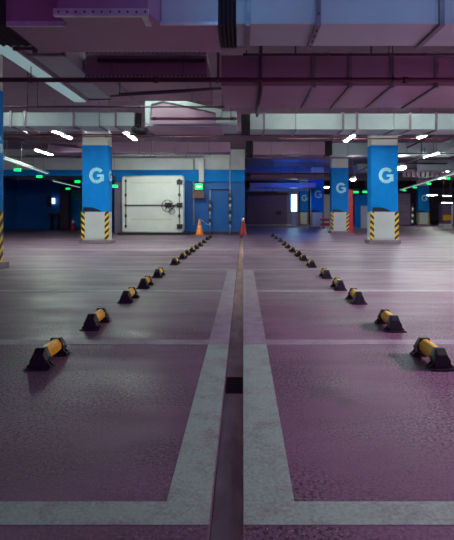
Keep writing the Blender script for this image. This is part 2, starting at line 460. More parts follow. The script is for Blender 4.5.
# ------------------------------------------------------------------ ducts
def duct(label, x0, x1, y0, y1, z0, z1, joints=(), mat='duct', hang=None, group='ventilation ducts under the ceiling', fl='flange', dots=()):
    cx = (x0 + x1) / 2
    t = thing('ventilation_duct', label, 'duct', (cx, y0, z0), 0, group)
    b = N(); bx(b, x0 - cx, x1 - cx, 0, y1 - y0, 0, z1 - z0)
    obj('duct_body', b, M[mat], t, 0.008)
    for j, jx in enumerate(joints):
        b = N(); g = 0.035; w = 0.028; X = jx - cx
        D, H = y1 - y0, z1 - z0
        bx(b, X - w, X + w, -g, 0, -g, H + g); bx(b, X - w, X + w, D, D + g, -g, H + g)
        bx(b, X - w, X + w, 0, D, -g, 0); bx(b, X - w, X + w, 0, D, H, H + g)
        fo = obj('flange', b, M[fl], t)
        if j in dots:
            b = N()
            for k in range(4):
                zz = H * (0.12 + 0.25 * k); tube(b, (X, -g - .02, zz), (X, -g, zz), .014, 6)
            for k in range(4):
                yy = D * (0.14 + 0.24 * k); tube(b, (X, yy, -g - .018), (X, yy, -g), .012, 6)
            obj('bolts', b, M['bolt'], fo)
    for hx in (hang if hang is not None else [(x0 * .7 + x1 * .3), (x0 * .3 + x1 * .7)]):
        b = N(); X = hx - cx; D = y1 - y0
        bx(b, X - .02, X + .02, -.05, D + .05, -.03, 0)
        for yy in (-.035, D + .035): tube(b, (X, yy, -.035), (X, yy, CEIL - z0), .009, 6)
        obj('hanger', b, M['flange'], t)
    return t
ZB = 3.3
def xa(px, d): return (px - 243) * d / 452
# front duct, right part
DA, DA2 = 5.14, 5.82
duct('nearest pale blue-grey duct at the top right, bolted joint in its middle', -0.08, 8.5, DA, DA2, ZB, 4.15, [xa(248, DA), xa(318, DA), xa(441, DA), 4.8], 'duct_white', [xa(318, DA) + 1.9, 5.5], dots=(1,))
# flexible canvas connector
def canvas(label, x0, x1, y0, y1, z0, z1, nfold=4):
    b = N(); n = nfold * 2; D = (x1 - x0) / n
    rings = []
    for i in range(n + 1):
        g = 0.0 if i % 2 == 0 else -0.018
        x = x0 + D * i
        rings.append([b.verts.new(v) for v in ((x, y0 - g, z0 - g), (x, y1 + g, z0 - g), (x, y1 + g, z1 + g), (x, y0 - g, z1 + g))])
    for A, B in zip(rings, rings[1:]):
        for i in range(4): b.faces.new((A[i], A[(i + 1) % 4], B[(i + 1) % 4], B[i]))
    b.faces.new(rings[0]); b.faces.new(rings[-1])
    return tag(obj('flexible_connector', b, M['canvas']), label, 'duct connector', 'black canvas duct connectors')
canvas('large black canvas connector between the two nearest ducts at the top', -0.28, -0.085, DA + .01, DA2 + .05, ZB - .02, 4.12)
canvas('black box at the left end of the stepped top-left duct', -3.10, -2.705, 5.0, 5.85, ZB, 4.05)  # plain black box set beside the stepped duct
# front duct, left plenum
t = thing('ventilation_duct', 'wide stepped duct at the top left with a pale bolted flange', 'duct', (-1.5, DA, ZB), 0, 'ventilation ducts under the ceiling')
b = N()
prism(b, [(-2.70, 5.14), (-2.00, 5.14), (-2.00, 4.86), (-1.02, 4.86), (-0.93, 5.14), (-0.285, 5.14), (-0.285, 6.05), (-2.70, 6.05)], 'z', ZB, 4.10)
for v in b.verts: v.co.x += 1.5; v.co.y -= DA; v.co.z -= ZB
obj('duct_body', b, M['duct'], t, 0.008)  # mauve colour stands in for the shade on this duct
b = N(); bx(b, -.52, .49, -.33, -.285, -.05, 0.03)
f = obj('flange', b, M['flange_pale'], t, 0, 'pale flange with a row of dark bolts')
b = N()
for k in range(11): tube(b, (-.46 + k * .092, -.345, -.012), (-.46 + k * .092, -.33, -.012), .012, 6)
obj('bolts', b, M['bolt'], f)
b = N(); bx(b, -1.18, -.52, -.03, 0, -.035, 0.02); obj('flange', b, M['flange_pale'], t)
b = N(); bx(b, .40, .46, -.27, -.0, -.03, .8); bx(b, .56, 1.215, -.035, 0, -.02, .012); obj('flange', b, M['flange_pale'], t)
b = N(); bx(b, .575, 1.215, -.012, -.001, 0.0, .79); obj('end_panel', b, M['duct_white'], t, 0, 'pale panel facing the camera')
b = N(); bx(b, -1.33, -1.27, .93, .96, .0, CEIL - ZB); bx(b, .7, .74, .93, .96, 0, CEIL - ZB); obj('hanger', b, M['flange'], t)
# second duct, right
DB, DB2 = 7.65, 9.25
duct('long purple duct behind the thick red pipe on the right', xa(221, DB), 8.9, DB, DB2, ZB, 3.82, [xa(314, DB), xa(350, DB), xa(392, DB), xa(436, DB), 4.6, 6.0], 'duct', [xa(262, DB) , 5.2, 7.2])
# second duct, left, with bolted top and bottom angles
t = duct('purple duct on the left with rows of bolts along its face', -2.66, xa(207, DB), DB, DB2, 3.44, 3.86, [], 'duct', [-2.2, -1.0])
for zz, nb in ((0.40, 26), (0.0, 30)):
    b = N(); bx(b, -1.02, 1.02, -.05, 0, zz - .035, zz + .035)
    f = obj('flange', b, M['flange_pale'] if zz else M['flange'], t)
    b = N()
    for k in range(nb): tube(b, (-.98 + k * 1.96 / (nb - 1), -.062, zz), (-.98 + k * 1.96 / (nb - 1), -.05, zz), .011, 6)
    obj('bolts', b, M['bolt'] if zz else M['flange_pale'], f)
b = N(); bx(b, -.80, 1.0, -.10, -.052, .24, .29); obj('cable_tray', b, M['pipe_dark'], t)
# third duct, white, left and right
DC, DC2 = 12.0, 12.8
duct('long white duct crossing on the right in front of the G pillars', 0.19, 13.5, DC, DC2, 3.37, 3.79, [xa(264, DC), xa(343, DC), xa(357, DC), xa(410, DC), xa(436, DC), 6.4, 7.9, 9.8], 'duct_white', [1.4, 4.0, 8.5])
duct('long white duct crossing on the left above the left pillar', -13.5, xa(134, DC), DC, DC2, 3.46, 3.82, [xa(116, DC), xa(74, DC), xa(25, DC), xa(11, DC), -7.5, -9.5], 'duct_white', [-3.8, -8.5])
canvas('black canvas connector above the middle of the far white duct', -0.05, 0.185, DC + .01, DC2 - .01, 3.33, 3.78)
# elbow hose left of the silencer
b = N()
pts = [(-2.80, 12.1, 3.80), (-2.80, 12.05, 3.45), (-2.76, 11.5, 3.28), (-2.6, 11.3, 3.20), (-2.4, 11.25, 3.19)]
for a, c in zip(pts, pts[1:]): tube(b, a, c, .085, 12)
for q in pts[1:-1]: bmesh.ops.create_icosphere(b, subdivisions=2, radius=.085, matrix=Matrix.Translation(q))
tag(obj('flexible_hose', b, M['canvas']), 'black bent hose at the left end of the white tapered box', 'hose')
# silencer / tapered box
t = thing('duct_transition', 'white framed tapered duct box with a dark red pipe across its front', 'duct', (-1.4, 11.4, 3.3), 0, 'ventilation ducts under the ceiling')
b = N()
out = [(-1.07, .04), (.86, .04), (.86, .46), (-.55, .80), (-1.07, .84)]
prism(b, out, 'y', 0.10, 1.3)
obj('box_body', b, M['duct'], t, .01)
b = N()
inn = [(-.98, .10), (.72, .10), (.72, .38), (-.62, .68), (-.92, .60)]
A = [b.verts.new((x, 0.0, z)) for x, z in out]; B = [b.verts.new((x, 0.0, z)) for x, z in inn]
A2 = [b.verts.new((x, 0.1, z)) for x, z in out]; B2 = [b.verts.new((x, 0.1, z)) for x, z in inn]
for i in range(5):
    j = (i + 1) % 5
    b.faces.new((A[i], A[j], B[j], B[i])); b.faces.new((A2[i], A2[j], A[j], A[i])); b.faces.new((B[i], B[j], B2[j], B2[i])); b.faces.new((A2[i], A2[j], B2[j], B2[i]))
f = obj('front_frame', b, M['duct_white'], t)
b = N()
for k in range(18):
    for zz in (.07,): tube(b, (-.95 + k * .098, -.012, zz), (-.95 + k * .098, .0, zz), .011, 6)
obj('bolts', b, M['flange'], f)
b = N(); bx(b, .865, 1.24, .02, 1.1, .05, .42); obj('end_collar', b, M['duct_white'], t, .01)
b = N()
for xx in (-.8, .6): tube(b, (xx, .6, .5), (xx, .6, CEIL - 3.3), .012, 6)
obj('hanger', b, M['flange'], t)
# fourth layer, behind the pillars row
duct('grey duct left of centre just in front of the blue wall', -8.2, -0.55, 19.0, 19.8, 3.71, 4.13, [xa(140, 19), xa(152, 19), xa(188, 19), xa(209, 19)], 'duct')
duct('grey duct right of centre behind the white duct', 0.42, 3.45, 19.0, 19.8, 3.60, 4.15, [xa(284, 19)], 'duct', [1.2, 2.8])
canvas('small black canvas connector right of the blue wall end', 0.13, 0.40, 19.05, 19.75, 3.56, 4.2)
canvas('small black canvas connector above the bright blue pillar', 3.47, 3.74, 19.05, 19.75, 3.62, 4.2)
duct('grey duct continuing right from the small canvas connector', 3.76, 9.0, 19.0, 19.8, 3.60, 4.1, [xa(372, 19), 7.5], 'duct_white', [4.4, 8.0])
duct('far duct lit blue in the passage', 0.5, 5.2, 29.0, 29.8, 3.35, 3.75, [2.0, 3.6], 'duct')
duct('farther duct lit blue, lower in the passage', 0.5, 5.3, 33.0, 33.8, 3.0, 3.35, [1.6, 3.2], 'duct')
duct('last blue-lit duct above the dark shutter', 0.5, 5.4, 37.0, 37.6, 2.95, 3.25, [2.4, 4.0], 'duct_white')
# left longitudinal duct
t = thing('ventilation_duct', 'grey duct running away from the camera at the upper left', 'duct', (-2.98, 6.3, 3.55), 0, 'ventilation ducts under the ceiling')
b = N(); bx(b, -.25, .25, 0.0, 3.4, 0, .4); obj('duct_body', b, M['duct_white'], t, .008)
for yy in (.5, 1.9, 3.2):
    b = N(); bx(b, -.28, .28, yy, yy + .05, -.03, .43); obj('flange', b, M['flange'], t)
    b = N()
    for s in (-1, 1): tube(b, (s * .27, yy + .1, -.02), (s * .27, yy + .1, CEIL - 3.55), .009, 6)
    obj('hanger', b, M['flange'], t)
t = thing('pale_trunking', 'pale weakly glowing strip running away beside the grey duct at upper left', 'ceiling light', (-3.45, 6.3, 3.5))
b = N(); bx(b, -.13, .13, 0, 3.3, 0.02, .12); obj('housing', b, M['housing'], t, .006)
b = N(); bx(b, -.122, .122, .02, 3.28, 0.0, .02); obj('strip_glow', b, M['strip_glow'], t)  # underside of the strip given a weak emission
b = N()
for yy in (.5, 2.8): tube(b, (0, yy, .12), (0, yy, CEIL - 3.5), .008, 6)
obj('hanger', b, M['flange'], t)
# ceiling beams between the duct rows
for i, yb in enumerate((17.0, 25.4, 34.0, 42.5)):
    b = N(); bx(b, X0, X1, yb + .02, yb + .48, 4.22, CEIL)
    struct('trim_%d' % (3 + i), b, M['ceiling'], '%s concrete ceiling beam along the pillar line' % ['nearest', 'second', 'third', 'farthest'][i], 'beam')

# ------------------------------------------------------------------ pipes
def pipe(label, pts, r, mat='pipe_dark', heads=(), couplings=(), hangers=(), group='pipes under the ceiling', name='ceiling_pipe'):
    t = thing(name, label, 'pipe', pts[0], 0, group)
    o = Vector(pts[0]); P = [Vector(q) - o for q in pts]
    b = N()
    for a, c in zip(P, P[1:]): tube(b, a, c, r, 12)
    for q in P[1:-1]: bmesh.ops.create_icosphere(b, subdivisions=2, radius=r * 1.15, matrix=Matrix.Translation(q))
    obj('pipe_run', b, M[mat], t)
    for x in couplings:
        b = N(); tube(b, (x - o.x - .04, 0, 0), (x - o.x + .04, 0, 0), r * 1.35, 12)
        obj('coupling', b, M[mat], t)
    for x in heads:
        b = N(); X = x - o.x
        tube(b, (X, 0, 0), (X, 0, .16), .012, 8); tube(b, (X, 0, .16), (X, 0, .19), .022, 8); tube(b, (X, 0, .20), (X, 0, .207), .04, 10)
        tube(b, (X, 0, .19), (X, 0, .20), .008, 6)
        obj('sprinkler_head', b, M['pipe_dark'], t)
    for x in hangers:
        b = N(); X = x - o.x
        tube(b, (X, 0, 0), (X, 0, CEIL - o.z), .008, 6); tube(b, (X - .012, 0, 0), (X + .012, 0, 0), r * 1.5, 12)
        obj('hanger', b, M['pipe_dark'], t)
    return t
pipe('thick dark red pipe crossing the whole picture', [(-9, 7.25, 3.285), (9, 7.25, 3.285)], .038, 'pipe_red', (), (-4.2, -1.4, 2.6, 5.2), (-3.4, -0.41, 2.4, 5.6))
pipe('thin dark sprinkler pipe behind the nearest duct on the right', [(0.0, 6.45, 3.41), (7.5, 6.45, 3.41)], .018, 'pipe_dark', (0.27, 0.75, 1.83), (1.2, 2.6), (0.05, 2.08))
pipe('short dark red pipe at the upper left', [(-7.5, 6.55, 3.53), (-2.62, 6.55, 3.53)], .022, 'pipe_red', (), (-3.3,), (-5.0,))
pipe('thin dark pipe running just in front of the white ducts', [(-13, 10.6, 3.64), (10, 10.6, 3.64)], .020, 'pipe_dark', (3.05, 4.3, 5.6), (3.2, 1.2, -2.4), (-5.05, -4.82, 0.6, 6.5))
pipe('slanting dark pipe below the left bolted duct', [(-2.12, 7.78, 3.20), (-0.36, 7.42, 3.20)], .020, 'pipe_dark', (), (), (-2.12, ))
pipe('dark pipe bending back under the left bolted duct', [(-2.4, 8.2, 3.27), (-1.0, 7.9, 3.27), (-0.36, 7.6, 3.24)], .014, 'pipe_dark')
pipe('vertical dark pipe beside the gap between the left and right ducts', [(-0.40, 7.3, 3.30), (-0.40, 7.3, 4.6)], .022, 'pipe_red', name='riser_pipe')
pipe('vertical dark pipe in front of the long purple duct', [(0.30, 7.55, 4.6), (0.30, 7.55, 3.22), (0.30, 9.6, 3.22), (0.28, 9.8, 3.5)], .030, 'pipe_dark', name='riser_pipe')
pipe('dark red pipe across the tapered white box', [(-2.28, 11.25, 3.50), (-0.15, 11.25, 3.50)], .034, 'pipe_red', (), (-2.2, -0.25), (-0.30,))
pipe('thin dark pipe under the white ducts', [(-13, 13.0, 3.40), (9, 13.0, 3.40)], .020, 'pipe_dark', (), (-3.2, -1.2, 1.5), (-6.2, -0.6, 3.9, 6.4))
pipe('second thin pipe behind the white duct on the left', [(-12, 15.2, 3.72), (-0.9, 15.2, 3.72)], .022, 'pipe_red', (), (-8.6, -4.6), (-9.0, -6.8))
pipe('dark pipe crossing on the right behind the white duct', [(1.2, 15.0, 3.62), (12, 15.0, 3.62)], .022, 'pipe_red', (), (3.0, 7.6), (7.0,))
pipe('pale pipe high on the blue back wall', [(-11.5, 23.9, 4.18), (-2.1, 23.9, 4.18)], .055, 'pipe_pale', (), (-6, -4), (-8, -3))
pipe('dark pipe along the white upper wall band', [(-11.5, 22.0, 3.88), (-4.2, 22.0, 3.88)], .02, 'pipe_dark', (-3.9 - .6, -8.0))
pipe('dark conduit slanting across the upper left', [(-9.5, 16.2, 3.9), (-4.7, 20.3, 3.80)], .03, 'pipe_dark')
pipe('second dark conduit slanting across the upper left', [(-10.3, 15.6, 4.0), (-6.0, 20.0, 3.95)], .03, 'pipe_dark')
# longitudinal pipes right
pipe('pipe running away toward the far right ceiling', [(6.6, 14.0, 3.9), (7.6, 30.0, 3.9)], .03, 'pipe_dark')
pipe('second pipe running away at the right ceiling', [(8.4, 15.0, 3.9), (9.6, 34.0, 3.9)], .04, 'pipe_pale')

pipe('thin pipe crossing high behind the nearest right pillar', [(5.0, 18.2, 3.55), (14, 18.2, 3.55)], .02, 'pipe_dark', (7.3, 9.0), (), (6.6, 10.0))
pipe('dark pipe sloping across the right distance', [(7.0, 23.5, 3.75), (15.5, 26.0, 3.95)], .045, 'pipe_dark')
pipe('pale pipe crossing above the jet fan', [(6.6, 23.0, 4.15), (15.0, 23.0, 4.15)], .05, 'pipe_pale')
pipe('dark pipe crossing below the passage ducts', [(0.4, 26.5, 3.45), (5.0, 26.5, 3.45)], .035, 'pipe_dark', (), (1.5, 3.0), (2.2, 4.2))
pipe('thin dark pipe crossing the passage farther in', [(0.4, 31.0, 3.3), (5.2, 31.0, 3.3)], .035, 'pipe_dark', (), (2.4,), (1.4, 3.8))
duct('wide pale duct added to stand in for the lit ceiling at far right', 9.2, 16.0, 20.0, 21.2, 3.95, 4.4, [10.6, 12.4, 14.2], 'duct_white', [10.0, 15.0])  # pale duct added to imitate a brightly lit ceiling
duct('second pale duct added to stand in for the lit ceiling at far right', 7.6, 17.5, 30.0, 31.2, 3.9, 4.4, [9.5, 11.5, 13.5], 'duct_white', [8.5, 15.0])  # added likewise, its pale steel plays the lit ceiling
# wall risers with valves
def riser(label, x, z1, vz):
    t = thing('valve_riser', label, 'pipe', (x, WY - .16, 0.0), 0, 'valve risers on the blue wall')
    b = N(); tube(b, (0, 0, 0.0), (0, 0, z1), .028, 10); obj('pipe_run', b, M['pipe_pale'], t)
    for k, z in enumerate(vz):
        b = N(); tube(b, (0, 0, z - .10), (0, 0, z + .10), .075, 12); tube(b, (0, -.16, z), (0, 0, z), .022, 8)
        tube(b, (0, -.18, z), (0, -.16, z), .10, 14)
        v = obj('valve', b, M['dark_metal'], t)
        b = N(); tube(b, (0, 0, z - .27), (0, 0, z - .13), .05, 10); obj('pale_collar', b, M['cone_band'], v)
    return t
riser('shorter wall riser with dark valves, right of the orange cone', xa(210, 24.3), 2.4, [0.75, 1.35, 1.75])
riser('tall wall riser with dark valves, further right on the blue wall', xa(230, 24.3), 4.3, [0.65, 1.2, 1.75, 2.1])
pipe('thin horizontal pipe linking the two wall risers', [(xa(210, 24.3), WY - .1, 2.42), (xa(230, 24.3), WY - .1, 2.42)], .022, 'pipe_dark', group='wall pipes')
pipe('pale vertical conduit left of the green exit sign', [(xa(193.2, 24.2), WY - .1, 4.1), (xa(193.2, 24.2), WY - .1, .5)], .04, 'pipe_pale', group='wall pipes', name='conduit')
b = N(); bx(b, xa(199, 24.2), xa(204, 24.2), WY - .36, WY - .15, 2.8, 4.1)
tag(obj('cable_duct', b, M['pipe_pale'], None, .01), 'pale rectangular drop duct above the green exit sign', 'duct')
t = thing('exit_sign', 'green lit sign with white arrow on the blue wall', 'sign', (xa(199, 24.2), WY - .42, 0))
b = N(); bx(b, -.21, .21, -.005, .24, 2.40, 2.72); obj('sign_face', b, M['green'], t, .01)
b = N(); bx(b, -.27, .27, .0, .24, 2.34, 2.40); bx(b, -.27, .27, 0, .24, 2.72, 2.78); bx(b, -.27, -.21, 0, .24, 2.40, 2.72); bx(b, .21, .27, 0, .24, 2.40, 2.72); obj('sign_frame', b, M['dark_metal'], t)
b = N(); prism(b, [(-.15, 2.56), (-.03, 2.66), (-.03, 2.60), (.14, 2.60), (.14, 2.52), (-.03, 2.52), (-.03, 2.46)], 'y', -.015, -.004); obj('arrow', b, M['white_glow'], t)
b = N(); bx(b, -.29, .29, 0.0, .24, 1.93, 2.33); obj('brown_box', b, M['brown'], t, .01)
b = N(); bx(b, -.02, .04, .24, .42, 2.0, 2.6); obj('bracket', b, M['dark_metal'], t)

# ------------------------------------------------------------------ large pale door
t = thing('blast_door', 'large pale steel door with round corners standing ajar on the blue wall', 'door', (xa(123.5, 24.2), 24.12, 0), math.radians(-7))
W, H0, H1 = 3.34, .1501, 3.10
b = N(); r = .14; pts = []
for cx, cz, a0 in ((W - r, H1 - r, 0), (r, H1 - r, 90), (r, H0 + r, 180), (W - r, H0 + r, 270)):
    for k in range(6):
        a = math.radians(a0 + k * 18); pts.append((cx + r * math.cos(a), cz + r * math.sin(a)))
prism(b, pts, 'y', -.12, .06); obj('door_leaf', b, M['door'], t, .015)
b = N()
for q in range(len(pts)):
    a, c = pts[q], pts[(q + 1) % len(pts)]
    tube(b, (a[0], -.125, a[1]), (c[0], -.125, c[1]), .028, 6)
obj('rim', b, M['guard'], t)
for z in (.78, 2.72):
    b = N(); bx(b, .5, 2.7, -.123, -.1195, z, z + .06); obj('yellow_mark', b, M['door_line'], t)
b = N(); tube(b, (.30, -.18, 1.56), (3.10, -.18, 1.56), .022, 8); obj('locking_bar', b, M['dark_metal'], t)
for xx in (.22, 3.12):
    b = N(); tube(b, (xx, -.17, .42), (xx, -.17, 2.90), .020, 8)
    for z in (.45, 1.0, 1.56, 2.1, 2.85): tube(b, (xx, -.19, z - .07), (xx, -.19, z + .07), .05 if xx < 1 else .06, 8)
    obj('bolt_rod', b, M['dark_metal'], t)
for z in (.45, 1.56, 2.75):
    b = N(); bx(b, 3.0, 3.28, -.24, -.1, z - .12, z + .12); obj('hinge', b, M['dark_metal'], t, .02)
b = N(); R = .31
cxw, czw = 2.52, 1.52
for k in range(20):
    a, c = 2 * PI * k / 20, 2 * PI * (k + 1) / 20
    tube(b, (cxw + R * math.cos(a), -.28, czw + R * math.sin(a)), (cxw + R * math.cos(c), -.28, czw + R * math.sin(c)), .017, 6)
for k in range(3):
    a = PI * k / 3; tube(b, (cxw - R * math.cos(a), -.28, czw - R * math.sin(a)), (cxw + R * math.cos(a), -.28, czw + R * math.sin(a)), .014, 6)
tube(b, (cxw, -.30, czw), (cxw, -.12, czw), .05, 10); obj('hand_wheel', b, M['dark_metal'], t)
b = N(); bx(b, 2.36, 2.72, -.2, -.12, 1.44, 1.68); tube(b, (2.7, -.22, 1.35), (2.98, -.22, 1.62), .03, 8); obj('lock_case', b, M['dark_metal'], t, .01)
b = N()
for k in range(16):
    a, c = 2 * PI * k / 16, 2 * PI * (k + 1) / 16
    tube(b, (2.75 + .17 * math.cos(a), -.24, 1.22 + .13 * math.sin(a)), (2.75 + .17 * math.cos(c), -.24, 1.22 + .13 * math.sin(c)), .014, 6)
obj('cable_loop', b, M['dark_metal'], t)
b = N(); bx(b, -6.55, -2.9, WY - .95, WY - .15, 0.0, .118)
tag(obj('door_threshold', b, M['dark_metal']), 'dark threshold in front of the large pale door', 'threshold')

# ------------------------------------------------------------------ cones
def cone(label, x, y, mat, h=.82, bands=((.45, .6),)):
    t = thing('traffic_cone', label, 'traffic cone', (x, y, 0), 0, 'traffic cones')
    b = N(); bx(b, -.22, .22, -.22, .22, 0, .04); obj('base', b, M[mat], t, .01)
    b = N(); lathe(b, [(.20, .04), (.19, .07), (.04, h - .02), (.03, h)], seg=20); obj('cone_body', b, M[mat], t)
    for a, c in bands:
        R = lambda z: .19 + (.04 - .19) * (z - .07) / (h - .09) + .003
        b = N(); lathe(b, [(R(a * h), a * h), (R(c * h), c * h)], seg=20); obj('reflective_band', b, M['cone_band'], t)
    return t
cone('orange traffic cone in front of the blue wall by the exit sign', xa(199.5, 23.6), 23.6, 'cone_orange', .84, ((.50, .56),))
cone('dark red traffic cone at the right end of the blue wall', xa(243, 23.6), 23.7, 'cone_red', 1.0, ((.72, .9),))
cone('small distant red cone in the left recess', xa(73, 29.5), 29.5, 'cone_red', .8, ((.6, .85),))
pipe('white cord drooping from the orange cone to the riser', [(-2.2, 23.9, .78), (-1.95, 24.1, .58), (-1.8, 24.2, .5)], .012, 'cone_band', group='wall pipes', name='cord')

# ------------------------------------------------------------------ lamps
def batten(label, x, y, z, ln=1.5, along='y', tube_m='tube', rot=0, grp='ceiling tube lamps'):
    t = thing('ceiling_light', label, 'ceiling light', (x, y, z), rot if along == 'y' else rot + PI / 2, grp)
    b = N(); prism(b, [(-.10, .0), (.10, .0), (.06, .07), (-.06, .07)], 'y', -ln / 2, ln / 2); obj('housing', b, M['housing'], t)
    for s in (-1, 1):
        b = N(); tube(b, (s * .028, -ln / 2 + .05, -.016), (s * .028, ln / 2 - .05, -.016), .013, 8); obj('tube', b, M[tube_m], t)
    b = N()
    for yy in (-ln * .35, ln * .35): tube(b, (0, yy, .07), (0, yy, CEIL - z), .006, 6)
    obj('hanger', b, M['flange'], t)
    return t
rows = [(-5.7, 14.25, 'tube lamp seen left of the left pillar top'), (-3.62, 14.5, 'tube lamp seen right of the left pillar top'),
        (3.52, 14.8, 'tube lamp seen left of the nearest right pillar top'), (5.77, 14.15, 'tube lamp seen right of the nearest right pillar top'),
        (-1.3, 14.2, 'tube lamp hidden above the middle-left duct'), (1.4, 14.2, 'tube lamp hidden above the middle-right duct')]
for x, y, lb in rows: batten(lb, x, y, 4.05 if y == 14.2 else 3.62, 1.0 if y == 14.2 else 1.5)
batten('faint tube lamp high at the far left', -8.1, 18.4, 3.62, 1.5)
batten('tube lamp at the right between the far pipes', 8.0, 19.2, 3.62, 1.5)
batten('tube lamp over the right floor', 9.6, 14.6, 3.62, 1.5)
batten('tube lamp over the left floor', -9.0, 14.0, 3.62, 1.5)
batten('unseen tube lamp added before the white upper back wall', -2.4, 20.6, 4.2, 1.4, 'x')  # added behind the grey duct to brighten the back wall
batten('unseen tube lamp added before the pale door wall', -5.0, 20.6, 4.2, 1.4, 'x')  # also added out of view, brightens the wall around the door
batten('far right tube lamp near the distant pillar', xa(432, 38), 38, 3.62 - .97, .9, 'x')
batten('upper of the two far right lamps', xa(447, 36), 36, 2.52, .7, 'x')
batten('lower of the two far right lamps', xa(447, 34), 34, 1.92, .8, 'x')
batten('far tube lamp above the right distance', 12.5, 27, 3.7, 1.5)
batten('farther tube lamp above the right distance', 14.5, 33, 3.7, 1.5)
for k, y in enumerate((0.6, 3.4, 6.2, 9.4)):
    batten('unseen pink fill tube of the right-hand row outside the frame, %s from the camera' % ordn[k], 7.2, y, 3.2, 1.5, 'y', 'tube_pink')  # pink tint added as mauve fill for the near floor
for x, lb in ((0.1, 'unseen cool tube lamp added above the camera left of centre'), (2.2, 'unseen cool tube lamp added above the camera right of centre'), (4.6, 'unseen cool tube lamp added above the camera at the right')):
    batten(lb, x, 3.7, 4.15, 1.2, 'x', 'tube_cool')  # added out of view to light the nearest duct's front
for k, x in enumerate((-9.6, -6.6, -2.2, 1.8, 4.6, 7.6)):
    batten('added tube lamp hidden above the gap before the white ducts, %s from the left' % ordn[k].replace('nearest', 'first'), x, 10.3, 4.3, 1.5, 'x', 'tube_soft')  # row added out of view to light the white duct fronts

def flood(label, x, y, z, r=.17):
    t = thing('flood_lamp', label, 'lamp', (x, y, z), 0, 'bright round flood lamps')
    b = N(); lathe(b, [(r * .5, .14), (r, .05), (r, .0), (r * .9, -.01)], seg=20); obj('housing', b, M['housing'], t)
    b = N(); bmesh.ops.create_uvsphere(b, u_segments=20, v_segments=10, radius=r * .86)
    for v in b.verts: v.co.z = v.co.z * .55 - .03
    for f_ in b.faces: f_.smooth = True
    obj('glass', b, M['flood'], t)
    b = N(); tube(b, (0, 0, .14), (0, 0, CEIL - z), .012, 8); obj('stem', b, M['flange'], t)
flood('bright flood lamp right of the bright blue pillar', 5.33, 21.9, 2.80, .15)
flood('bright flood lamp just right of the nearest right pillar', xa(401, 21), 21, 3.30, .26)
flood('far flood lamp between the two inner right pillars', xa(326.5, 38), 38, 3.35, .22)

def side_flood(label, x, y, z, power):
    t = thing('flood_lamp', label, 'lamp', (x, y, z), 0, 'bright round flood lamps')
    b = N(); lathe(b, [(.05, .10), (.16, .02), (.17, .0), (.15, .0)], seg=20); obj('housing', b, M['housing'], t)
    b = N(); tube(b, (0, 0, .10), (0, 0, CEIL - z), .012, 8); obj('stem', b, M['flange'], t)
    ld = bpy.data.lights.new('flood_light', 'SPOT'); ld.spot_size = math.radians(152); ld.spot_blend = .3; ld.energy = power; ld.color = (1.0, 0.70, 0.92); ld.shadow_soft_size = .09
    lo = bpy.data.objects.new('flood_light', ld); COL.objects.link(lo); lo.parent = t; lo.location = (0, 0, -.12)
side_flood('flood lamp outside the right of the frame, nearer', 6.4, 3.7, 2.9, 560)
side_flood('flood lamp outside the right of the frame, farther', 8.6, 7.6, 2.9, 420)

# trunkings with green parking indicators
def trunking(label, a, c, n, flip, z0g=-.33):
    t = thing('cable_trunking', label, 'cable trunking', a)
    A, C = Vector(a), Vector(c); L = (C - A).length; ang = math.atan2(C.x - A.x, C.y - A.y)
    t.rotation_euler = (0, 0, -ang)
    b = N(); bx(b, -.07, .07, 0, L, 0, .07); obj('tray', b, M['pipe_pale'], t)
    b = N(); bx(b, -.03, .03, 0.1, L - .1, -.03, 0); obj('light_strip', b, M['tube_dim'], t)
    b = N()
    for k in range(4): yy = L * (.06 + .27 * k); tube(b, (0, yy, .07), (0, yy, CEIL - A.z), .008, 6)
    obj('hanger', b, M['flange'], t)
    for k in range(n):
        q = A + (C - A) * ((k + .5) / n)
        it = thing('indicator_light', f'green parking indicator, {ordn[k]} along the {flip} trunking', 'indicator light', (q.x, q.y, q.z + z0g), 0, 'green parking indicators')
        b = N(); bx(b, -.13, .13, -.05, .05, 0, .11); obj('lens', b, M['green'], it, .02)
        b = N(); tube(b, (0, 0, .13), (0, 0, -z0g - .035), .01, 6); obj('stem', b, M['flange'], it)
trunking('lit cable trunking slanting across the far left', (-8.6, 16.2, 3.12), (-9.75, 22.6, 3.12), 2, 'left')
trunking('lit cable trunking slanting down behind the nearest right pillar', (10.3, 21.5, 3.1), (13.3, 38.3, 3.1), 4, 'right', -.2)
trunking('dim lamp trunking inside the left recess', (-10.6, 25.2, 2.95), (-11.4, 31.6, 2.95), 1, 'recess')
for lb, x, y, z in (('green indicator beside the red board', xa(356, 29), 29, 2.42), ('green indicator right of the red board', xa(365, 29.4), 29.4, 2.45),
                    ('green indicator left of the left pillar', xa(77.5, 26.5), 26.5, 2.92), ('green indicator between left pillar and pale door', xa(114.5, 22.0), 22.0, 2.38)):
    it = thing('indicator_light', lb, 'indicator light', (x, y, z), 0, 'green parking indicators')
    b = N(); bx(b, -.16, .16, -.05, .05, 0, .14); obj('lens', b, M['green'], it, .02)
    b = N(); tube(b, (0, 0, .16), (0, 0, CEIL - z), .01, 6); obj('stem', b, M['flange'], it)

